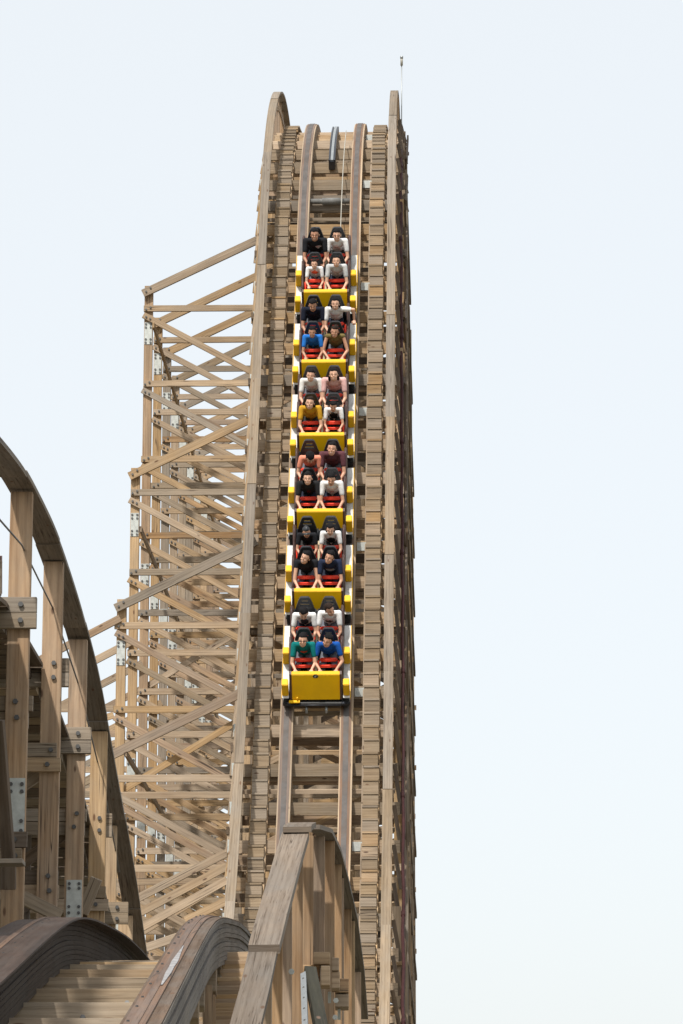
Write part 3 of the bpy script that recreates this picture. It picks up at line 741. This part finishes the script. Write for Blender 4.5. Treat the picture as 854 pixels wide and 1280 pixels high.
# car, row (0 front, 1 back), side (+1 = viewer's left), label, shirt, print, skin, hair, pose, extras
UP = dict(pitch=38, yaw=0, lean=0.0, fwd=0.0, arm='bar', sleeve=.58, hair='short', girth=1.0)
def PZ(**k): d = dict(UP); d.update(k); return d
RID = [
 (0, 0, 1, 'person with glasses in teal tee with red and white print, gripping the bar', (.006, .16, .16), ((.62, .10, .05), CH(), (.085, .14, .075)), 1, 0, PZ(pitch=30, yaw=4), dict(glasses=1)),
 (0, 0, -1, 'person in bright blue tee looking down to the left beside teal tee', (.012, .085, .36), None, 0, 0, PZ(pitch=22, yaw=28, arm='wide'), {}),
 (0, 1, 1, 'person with head bowed in white tee with dark grey bib panel', WHT, ((.04, .045, .055), CH(0, .33), (.10, .18, .22)), 1, 0, PZ(pitch=-8, fwd=.05), {}),
 (0, 1, -1, 'person in white tee with dark chest print glancing right and down', WHT, ((.09, .05, .05), CH(0, .27), (.12, .14, .05)), 0, 1, PZ(pitch=14, yaw=-34, lean=-.02), {}),
 (1, 0, 1, 'person with long black hair in black sleeveless top, face turned left', BLK, None, 1, 0, PZ(pitch=36, yaw=30, sleeve=.22, hair='long'), {}),
 (1, 0, -1, 'person in navy tee with grey chest print laughing toward left', NVY, ((.32, .33, .36), CH(0, .29), (.12, .14, .045)), 0, 0, PZ(pitch=34, yaw=26), {}),
 (1, 1, 1, 'person in black cap and black top sitting low against black seat', BLK, None, 0, 0, PZ(pitch=10, yaw=-8, hair='cap', fwd=.04), dict(scale=.86, cap=1)),
 (1, 1, -1, 'person in white tee under black vest behind the navy tee rider', WHT, (BLK, CH(0, .28), (.12, .2, .2)), 1, 0, PZ(pitch=18, hair='bob'), dict(scale=.9)),
 (2, 0, 1, 'person laughing in black tee with patterned grey sleeves', (.02, .02, .022), ((.10, .015, .015), CH(0, .28), (.06, .12, .06)), 1, 0, PZ(pitch=40, hair='bob'), dict(sleevecol=1)),
 (2, 0, -1, 'person in white tee with faint red chest print, chin down', WHT, ((.45, .22, .22), CH(0, .27), (.10, .12, .03)), 0, 0, PZ(pitch=18, yaw=4), {}),
 (2, 1, 1, 'person in salmon pink top bent forward with head bowed', (.72, .27, .18), None, 1, 0, PZ(pitch=-30, yaw=-14, lean=-.03, fwd=.09), {}),
 (2, 1, -1, 'person grinning in plain maroon tee with short hair', (.115, .045, .055), None, 0, 0, PZ(pitch=42, yaw=6, girth=1.1), dict(scale=1.06)),
 (3, 0, 1, 'person smiling in mustard yellow tee', (.55, .30, .025), None, 1, 1, PZ(pitch=42, yaw=6, hair='bob'), {}),
 (3, 0, -1, 'small child in white tee under black vest, head lowered, beside mustard tee', WHT, (BLK, CH(0, .30), (.13, .2, .24)), 0, 0, PZ(pitch=12), dict(scale=.84)),
 (3, 1, 1, 'person in white polo tee leaning in beside pale pink tee', (.72, .70, .68), ((.5, .47, .42), CH(0, .25), (.12, .14, .05)), 1, 0, PZ(pitch=36, yaw=6), {}),
 (3, 1, -1, 'person with long black hair in pale pink tee', (.72, .44, .42), None, 1, 0, PZ(pitch=42, yaw=-4, hair='long', girth=1.08), dict(scale=1.04)),
 (4, 0, 1, 'boy in bright blue tee beside the olive tank top rider', (.025, .17, .56), ((.7, .75, .8), CH(0, .2), (.03, .12, .02)), 2, 0, PZ(pitch=30), dict(scale=.9)),
 (4, 0, -1, 'person with bare arms in olive brown tank top', (.17, .13, .05), None, 0, 1, PZ(pitch=26, yaw=8, sleeve=0, arm='wide', hair='bob'), dict(scale=.95)),
 (4, 1, 1, 'person in plain dark navy tee looking down at the bar', (.013, .016, .03), None, 2, 0, PZ(pitch=14, yaw=-4, girth=1.1), {}),
 (4, 1, -1, 'person in white tee with one elbow lifted out over the side', WHT, None, 1, 0, PZ(pitch=38, arm='out', hair='bob'), {}),
 (5, 0, 1, 'smallest child in white tee with orange collar', WHT, ((.75, .13, .06), CH(0, .44, .25), (.10, .12, .09)), 1, 1, PZ(pitch=38), dict(scale=.8)),
 (5, 0, -1, 'person smiling in light grey tee with faint slanting stripe', (.52, .53, .54), ((.36, .38, .38), CH(-.02, .3), (.035, .14, .1)), 1, 0, PZ(pitch=44, hair='short'), dict(scale=.97)),
 (5, 1, 1, 'person in black tee with small white chest logo, top row', BLK, ((.65, .66, .68), CH(-.075, .37), (.075, .16, .08)), 2, 0, PZ(pitch=32, girth=1.12), dict(scale=1.05)),
 (5, 1, -1, 'person with glasses in white tee with grey print, top row', WHT, ((.4, .37, .36), CH(0, .28), (.08, .12, .06)), 1, 0, PZ(pitch=34), dict(glasses=1)),
]
def body_part(name, me, mat, parent):
    o = bpy.data.objects.new(name, me); COL.objects.link(o); o.parent = parent
    if not me.materials: me.materials.append(mat)
    o.material_slots[0].link = 'OBJECT'; o.material_slots[0].material = mat
    return o
TRO = [cloth((.03, .035, .055)), cloth((.05, .05, .05)), cloth((.16, .17, .2))]
for (ci, row, side, label, col, pr, sk, hr, pz, ex) in RID:
    e = empty('person'); tag(e, label, 'person', 'riders on the coaster train')
    sc_ = ex.get('scale', 1.0) * 1.09
    m = car_matrix(CAR_S[ci]) @ Matrix.Translation((side * .272, ROW * row - .17, .56)) @ Matrix.Diagonal((-sc_, sc_, sc_, 1)) @ Matrix.Diagonal((-1, 1, 1, 1))
    e.matrix_world = m
    q = dict(pz)
    pm = pose_meshes(**q)
    body_part('body', pm['body'], SK[sk], e); body_part('shirt', pm['shirt'], cloth(col, pr), e)
    body_part('trousers', pm['trousers'], random.choice(TRO), e)
    if ex.get('cap'): body_part('cap', pm['hair'], M['black'], e)
    else: body_part('hair', pm['hair'], HAIR[hr], e)
    body_part('eyes', pm['eyes'], DARK, e); body_part('mouth', pm['mouth'], TEETH if pz['pitch'] > 25 else DARK, e)
    if ex.get('glasses'): body_part('glasses', pm['glasses'], DARK, e)

# ------------------------------------------------------------------ foreground hill crest, lower left
def interp(tab, d):
    for a, b in zip(tab, tab[1:]):
        if a[0] <= d <= b[0]:
            k = (d - a[0]) / (b[0] - a[0]); k2 = k
            return a[1] + (b[1] - a[1]) * k2
    return tab[0][1] if d < tab[0][0] else tab[-1][1]
def smooth_tab(tab, n=3):
    xs = [tab[0][0] + i * .5 for i in range(int((tab[-1][0] - tab[0][0]) / .5) + 1)]
    ys = [interp(tab, x) for x in xs]
    for _ in range(n * 6): ys = [ys[0]] + [(a + 2 * b + c) / 4 for a, b, c in zip(ys, ys[1:], ys[2:])] + [ys[-1]]
    return list(zip(xs, ys))
FH = smooth_tab([(4, .3), (10, .35), (15, .7), (20, 1.42), (25.3, 2.42), (27.4, 2.82), (29.6, 3.2), (31.87, 3.48), (37, 3.98), (41, 4.28), (45, 4.42), (50, 4.3), (58, 3.4), (66, 1.9)], 1)
crest = empty('coaster_hill', Matrix.Translation((-1.95, 30, 0)))
tag(crest, 'low foreground coaster hill with two rusty curved rails and stepped walkway', 'roller coaster')
CI = Matrix.Translation((1.95, -30, 0))
def ff(y, x, dz=0, bank=0):
    h = .3; z = interp(FH, y); t = V((0, h * 2, interp(FH, y + h) - interp(FH, y - h))).normalized()
    n = V((1, 0, 0)).cross(t)
    b = max(0, y - 30) ** 1.3 * .014 * bank
    return CI @ V((x, y, z + CAMZ - b)) + n * dz, V((1, 0, 0)), n
for x, bank, strap in ((-2.63, 1, 'dkrust_uv'), (-1.30, 0, 'rust_uv')):
    fr = [ff(8 + i * .5, x, 0, bank) for i in range(100)]
    far = x < -2
    v, f, u = merge([sweep_data(fr, q) for q in lam(-.40 if far else -.135, .05 if far else .145, -.015, 10, .046, .028)])
    rl = link('rail', mesh_of(v, f, M['shade_uv' if far else 'old_uv'], u), None, crest)
    sweep('timber_cap', fr, rect(-.39, .045, -.0145, .0) if far else rect(-.128, .138, -.0145, .0), M['dkrust_uv' if far else 'brown_uv'], rl)
    sweep('steel_strap', fr, rect(-.14, .17, .001, .02) if far else rect(-.10, .045, .001, .014), M[strap], rl)
    sweep('running_strip', fr, rect(-.17, -.12, .0205, .026) if far else rect(-.05, .0, .015, .02), M['rust_uv'], rl)
    bolts('strap_bolts', [(ff(8 + i * .8 + .1 * (i % 3), x - (.075 if x > -2 else .06), .014, bank)[0], (0, 0, 1)) for i in range(50)], rl, .011, .01)
pa = [ff(23.2 + i * .45, -1.29, .021)[0] for i in range(8)]
wv_ = [.006, .014, .022, .02, .026, .018, .01, .004]
vv = [p + V((-w_, 0, 0)) for p, w_ in zip(pa, wv_)] + [p + V((w_, 0, 0)) for p, w_ in zip(pa, wv_)]
o_ = link('glare_patch', mesh_of(vv + [q - V((0, 0, .003)) for q in vv], [(i, i + 8, i + 9, i + 1) for i in range(7)] + [(i + 16, i + 17, i + 25, i + 24) for i in range(7)], M['smear']), None, crest)
y = 14.0
tb = []
while y < 40:
    p = ff(y, 0, -.59)[0]; m_ = M[random.choice(['tan', 'grey', 'step', 'grey'])]
    board('tie', V((-4.0 + 1.95, p.y, p.z)), V((-1.22 + 1.95 + random.uniform(-.03, .03), p.y, p.z)), .27, .16, m_, crest, (0, -.96, .28), .004, .006)
    if random.random() < .5: tb.append((V((random.uniform(-2.4, -1.6) + 1.95, p.y - .11, p.z + .02)), (0, -1, .3)))
    y += 1.12
bolts('tie_bolts', tb, crest, .022, .02, M['bolt'])
# stepped walkway at the right of the rails
for i in range(10):
    D = 29.2 + i * .42
    py = 1290 - i * 10.8
    a = CI @ P(252 + i * 3.3, py, D); b = CI @ P(303 + i * 2.8, py - 1, D)
    board('walkway_tread', a + V((0, .16, .0)), b + V((0, .16, .0)), .36, .045, M['tan'], crest, (0, 0, 1), .006, .004)
    board('walkway_riser', a + V((.015, -.03, -.062)), b + V((0, -.03, -.062)), .085, .03, M['tan'], crest, (0, -1, 0), .004)
for px in (258, 262): board('walkway_post', CI @ P(px + 2, 1290, 29.0), CI @ P(px + 1, 1232 + (px - 258) * 3, 29.1), .09, .06, M['orange'], crest, (0, -1, 0))

# ------------------------------------------------------------------ foreground walkway fence with weathered cap
fen = empty('walkway_railing', Matrix.Translation(P(380, 1300, 34)))
tag(fen, 'weathered plank handrail on closely set posts peaking in the foreground centre', 'railing')
FI = Matrix.Translation(-P(380, 1300, 34))
capl = [(302, 1290, 26.7, .262), (318.5, 1236, 28.1, .262), (329.5, 1186, 29.3, .27), (330.5, 1180, 29.35, .275), (347, 1118, 31.4, .27), (360, 1072, 33.0, .275), (371.5, 1034, 34.4, .28)]
def cap_piece(pts, wd, th=.06, mat='cap_uv'):
    pts = [FI @ P(*q) for q in pts]; fr = []
    for i, p in enumerate(pts):
        d = (pts[min(i + 1, len(pts) - 1)] - pts[max(i - 1, 0)]).normalized()
        r_ = V((1, -.07, 0)); r_ = (r_ - d * r_.dot(d)).normalized(); fr.append((p, r_, r_.cross(d)))
    return sweep('cap_board', fr, rect(-wd / 2, wd / 2, -th, 0), M[mat], fen)
cap_piece([(303, 1295, 26.5), (310.5, 1265, 27.3), (318, 1236, 28.1), (329, 1186, 29.3)], .262, .065)
cap_piece([(330, 1181, 29.2), (340, 1143, 30.5), (350, 1108, 31.8), (361, 1068, 33.1), (369.5, 1040, 34.1)], .285, .085)
cap_piece([(371.5, 1033.5, 34.0), (372.5, 1031, 34.5), (378, 1028, 35.3)], .30, .06)
cap_piece([(388, 1031, 35.6), (404, 1036, 37.2), (415.5, 1060, 38.6), (424, 1091, 39.6), (437, 1145, 41.6), (446, 1210, 43.6), (451, 1270, 45.2)], .21, .05, 'cap_uv')
pcs = [(330, 1186, 29.6, .15), (343, 1140, 30.8, .16), (356, 1096, 32.1, .15), (371, 1044, 34.5, .135), (384.5, 1041, 35.6, .135), (398.5, 1042, 36.7, .14), (411.5, 1047, 37.7, .13), (423, 1094, 39.5, .14), (437, 1148, 41.5, .14), (445.5, 1212, 43.4, .13)]
for i, (px, py, D, wd) in enumerate(pcs):
    p = FI @ P(px, py, D)
    board('post', V((p.x, p.y + .08, -P(380, 1300, 34).z)), p + V((0, .08, -.03)), wd, .09, M['orange' if i not in (0, 8) else 'tan'], fen, (0, -1, 0), 0, .006)
for i, (px, D) in enumerate(((378, 36.2), (391.5, 37.1), (405, 38.0), (417, 39.0), (430, 41.0))):
    p = FI @ P(px, 1056 + max(0, px - 412) * 3.6, D)
    board('backing_plank', V((p.x, p.y + .12, -P(380, 1300, 34).z)), p + V((0, .12, 0)), .2, .05, M['orange'], fen, (0, -1, 0), 0, .004)
for (x0, x1, y0, y1, D, m_) in ((392, 413, 1193, 1208, 35.0, 'tan'), (401, 413, 1210, 1234, 34.9, 'tan'), (414.5, 424, 1200, 1216, 35.2, 'tan'), (414.5, 425, 1217, 1238, 35.2, 'tan'), (419, 436, 1226, 1243, 35.5, 'orange'), (419, 436, 1245, 1261, 35.5, 'tan'), (378, 400, 1209, 1226, 35.1, 'orange')):
    ym = (y0 + y1) / 2
    board('beam_end', FI @ P(x0, ym, D), FI @ P(x1, ym, D), (y1 - y0) * D / FPX, .5, M[m_], fen, (0, -1, 0), 0, .006)
for (px, py, D) in ((412, 1247, 35.2), (424, 1268, 35.4)):
    board('bracket', FI @ P(px, py - 7, D), FI @ P(px, py + 7, D), .035, .03, M['galv'], fen, (0, -1, 0))
bolts('bolt_heads', [(FI @ P(364.5, 1215, 31.5), (0, -1, 0)), (FI @ P(420, 1251, 34.9), (0, -1, 0)), (FI @ P(419, 1272, 34.9), (0, -1, 0))], fen, .03, .04, M['galv'])
# dark mossy board end and its punched steel strip
mb = empty('mossy_plank', Matrix.Translation(P(392, 1300, 27)))
tag(mb, 'dark mossy plank with punched grey steel strip along its left edge', 'plank')
MI = Matrix.Translation(-P(392, 1300, 27))
board('plank', MI @ P(404, 1300, 26.0), MI @ P(387.5, 1215, 28.6), .105, .10, M['moss'], mb, (.1, -1, .35), 0, .005)
a_, b_ = MI @ P(382, 1300, 26.0), MI @ P(379.3, 1216, 28.4)
st = board('steel_strip', a_, b_, .055, .012, M['steel'], mb, (-.2, -1, .1))
bolts('punched_holes', [(a_.lerp(b_, q), (-.2, -1, .1)) for q in (.1, .27, .44, .6, .76, .9)], mb, .011, .013)

# ------------------------------------------------------------------ neighbouring hill at the left edge
hill = empty('wooden_coaster_hill', Matrix.Translation((-4.6, 42, 0)))
tag(hill, 'neighbouring wooden coaster hill with tall plank posts and curved dark handrail', 'roller coaster')
HI = Matrix.Translation((4.6, -42, 0))
HR = smooth_tab([(20, 6.2), (26, 7.3), (30, 7.92), (33.2, 8.33), (37, 8.53), (40.3, 8.42), (44, 8.1), (47.5, 7.35), (52.3, 6.4), (57, 5.1), (64, 2.6), (70, .2)], 1)
def hf(y, x, dz=0):
    h = .3; z = interp(HR, y); t = V((0, h * 2, interp(HR, y + h) - interp(HR, y - h))).normalized()
    n = V((1, 0, 0)).cross(t)
    return HI @ V((x, y, z + CAMZ + .06)) + n * dz, V((1, 0, 0)), n
yy = 21.0; i = 0
while yy < 64:
    L = 4.1
    sweep('handrail_cap', [hf(yy + L * q / 12, -3.5, .0 + .02 * (i % 2)) for q in range(13)], rect(-.15, .14, -.055, 0), M['old_uv'], hill)
    yy += L; i += 1
fn = V((0, -1, 0)); hb = []
DL = [31.0, 34.9, 39.0, 42.9, 46.9, 51.0, 55.2]
PXL = [-10, 24, 66, 99, 127, 151, 170]
for i, (D, px) in enumerate(zip(DL, PXL)):
    c, s_ = math.cos(PITCH), math.sin(PITCH)
    y = P(px, 700, D).y + (.15)
    x = -3.5 - (.12 if i >= 5 else 0)
    ztop = interp(HR, y) + CAMZ - .01
    po = board('post', HI @ V((x, y, 0)), HI @ V((x, y, ztop)), .24, .12, M['orange' if i in (1, 2, 3) else 'tan'], hill, fn, 0, .008)
    tl = ztop - 1.28
    for xx in (-4.55, -5.7, -6.8): board('post', HI @ V((xx, y, 0)), HI @ V((xx, y, tl - .1)), .2, .14, M['dark'], hill, fn, 0)  # back posts in darkened timber, shade put into their colour
    for zz in ((tl, tl - .175) if i % 2 else (tl + .02, tl - .155)):
        board('ledger', HI @ V((-7.2, y - .10 if i % 2 else y + .10, zz)), HI @ V((-3.30, y - .10 if i % 2 else y + .10, zz)), .17, .075, M['grey'], hill, fn, .003, .005)
        hb.append((HI @ V((-3.47, y - .14 if i % 2 else y - .06, zz)), fn))
    z = tl - 1.05
    n_ = 0
    while z > 3.0:
        for zz in (z, z - .175):
            yo = y - .10 if (i + n_) % 2 == 0 else y + .10
            board('ledger', HI @ V((-7.2, yo, zz)), HI @ V((-3.32 - random.uniform(0, .1), yo, zz)), .165, .075, M[random.choice(['dark', 'grey', 'tan'])], hill, fn, .003)
            hb.append((HI @ V((-3.49 + random.uniform(-.03, .03), y - (.14 if yo < y else .06), zz)), fn))
        board('brace', HI @ V((-3.6, y + .16, z - .2)), HI @ V((-5.7, y + .16, z - 1.7)), .16, .06, M[random.choice(['dark', 'grey', 'orange'])], hill, fn, .01)
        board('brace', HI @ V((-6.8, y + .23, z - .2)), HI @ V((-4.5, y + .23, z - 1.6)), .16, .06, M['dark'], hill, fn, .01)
        z -= 2.0 if n_ else 1.5; n_ += 1
bolts('bolt_heads', hb, hill, .03, .035)
def on_y(px, py, y):
    a = P(px, py, 1.0) - V((0, 0, CAMZ)); return V((0, 0, CAMZ)) + a * (y / a.y)
plate(HI @ on_y(20, 1011, P(24, 700, 34.9).y + .082), .185, .66, hill, rows=3)
plate(HI @ on_y(92.5, 1124, P(99, 700, 42.9).y + .082), .2, .5, hill, rows=3)
for i in range(8):          # planks added at walkway level to block light and darken the hill's inside
    y0 = 25 + i * 4.4
    for xx in (-3.72, -4.0): board('light_block_plank', hf(y0, xx, -1.36)[0], hf(y0 + 4.35, xx, -1.36)[0], .24, .05, M['dark'], hill, (0, 0, 1), 0)
y = 24.0
while y < 62:
    p = hf(y, 0, -1.45)[0]
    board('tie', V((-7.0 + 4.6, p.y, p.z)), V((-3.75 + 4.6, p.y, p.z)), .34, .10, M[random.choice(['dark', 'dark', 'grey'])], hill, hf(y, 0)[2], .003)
    y += .42
for x in (-4.45, -5.78):
    fr = [hf(22 + i * .5, x, -1.06) for i in range(88)]
    v, f, u = merge([sweep_data(fr, q) for q in lam(-.14, .14, -.015, 7, .045, .02)])
    rl = link('rail', mesh_of(v, f, M['old_uv'], u), None, hill)
    sweep('steel_strap', fr, rect(-.1, .1, -.013, 0), M['dkrust_uv'], rl)
for x in (-4.6, -6.0):
    for dz in (-2.6, -4.6):
        sweep('girt', [hf(24 + i * 2.5, x - .06, dz) for i in range(14)], rect(-.03, .03, -.1, .1), M['grey_uv'], hill)
# near boards at the frame's left edge
board('leaning_board', HI @ P(-3, 900, 33.2), HI @ P(11, 1076, 33.4), .14, .06, M['dark'], hill, (-.4, -1, 0), 0, .005)
board('shelf_board', HI @ P(-40, 1079, 33.3), HI @ P(30, 1078, 33.3), .3, .05, M['grey'], hill, (0, 0, 1), 0, .005)
board('block', HI @ P(8, 1082, 33.9), HI @ P(8, 1112, 33.9), .2, .1, M['dark'], hill, fn, 0, .005)
board('stub_post', HI @ P(-3, 695, 33.0), HI @ P(-3, 742, 33.0), .09, .06, M['shell'], hill, fn)
board('cross_board', HI @ P(28, 1122, 37.5), HI @ P(76, 1146, 37.5), .16, .06, M['grey'], hill, (0, -1, .2), 0, .005)
board('cross_board', HI @ P(103, 1142, 43.5), HI @ P(121, 1098, 43.5), .16, .06, M['grey'], hill, fn, 0, .005)
cab = empty('wire_rope', Matrix.Translation(P(27, 681, 34.8)))
tag(cab, 'thin dark wire rope threaded through the tall posts of left hill', 'cable')
WI = Matrix.Translation(-P(27, 681, 34.8))
tube('rope', [WI @ P(*q) for q in ((-20, 620, 32.5), (0, 650, 33.3), (27, 681, 34.7), (48, 724, 37), (65.5, 759, 38.9), (83, 810, 41), (98, 855, 42.7), (112, 912, 45), (125.5, 967, 46.8), (138, 1027, 49), (149.5, 1090, 50.8))], .011, M['bolt'], cab, 6)
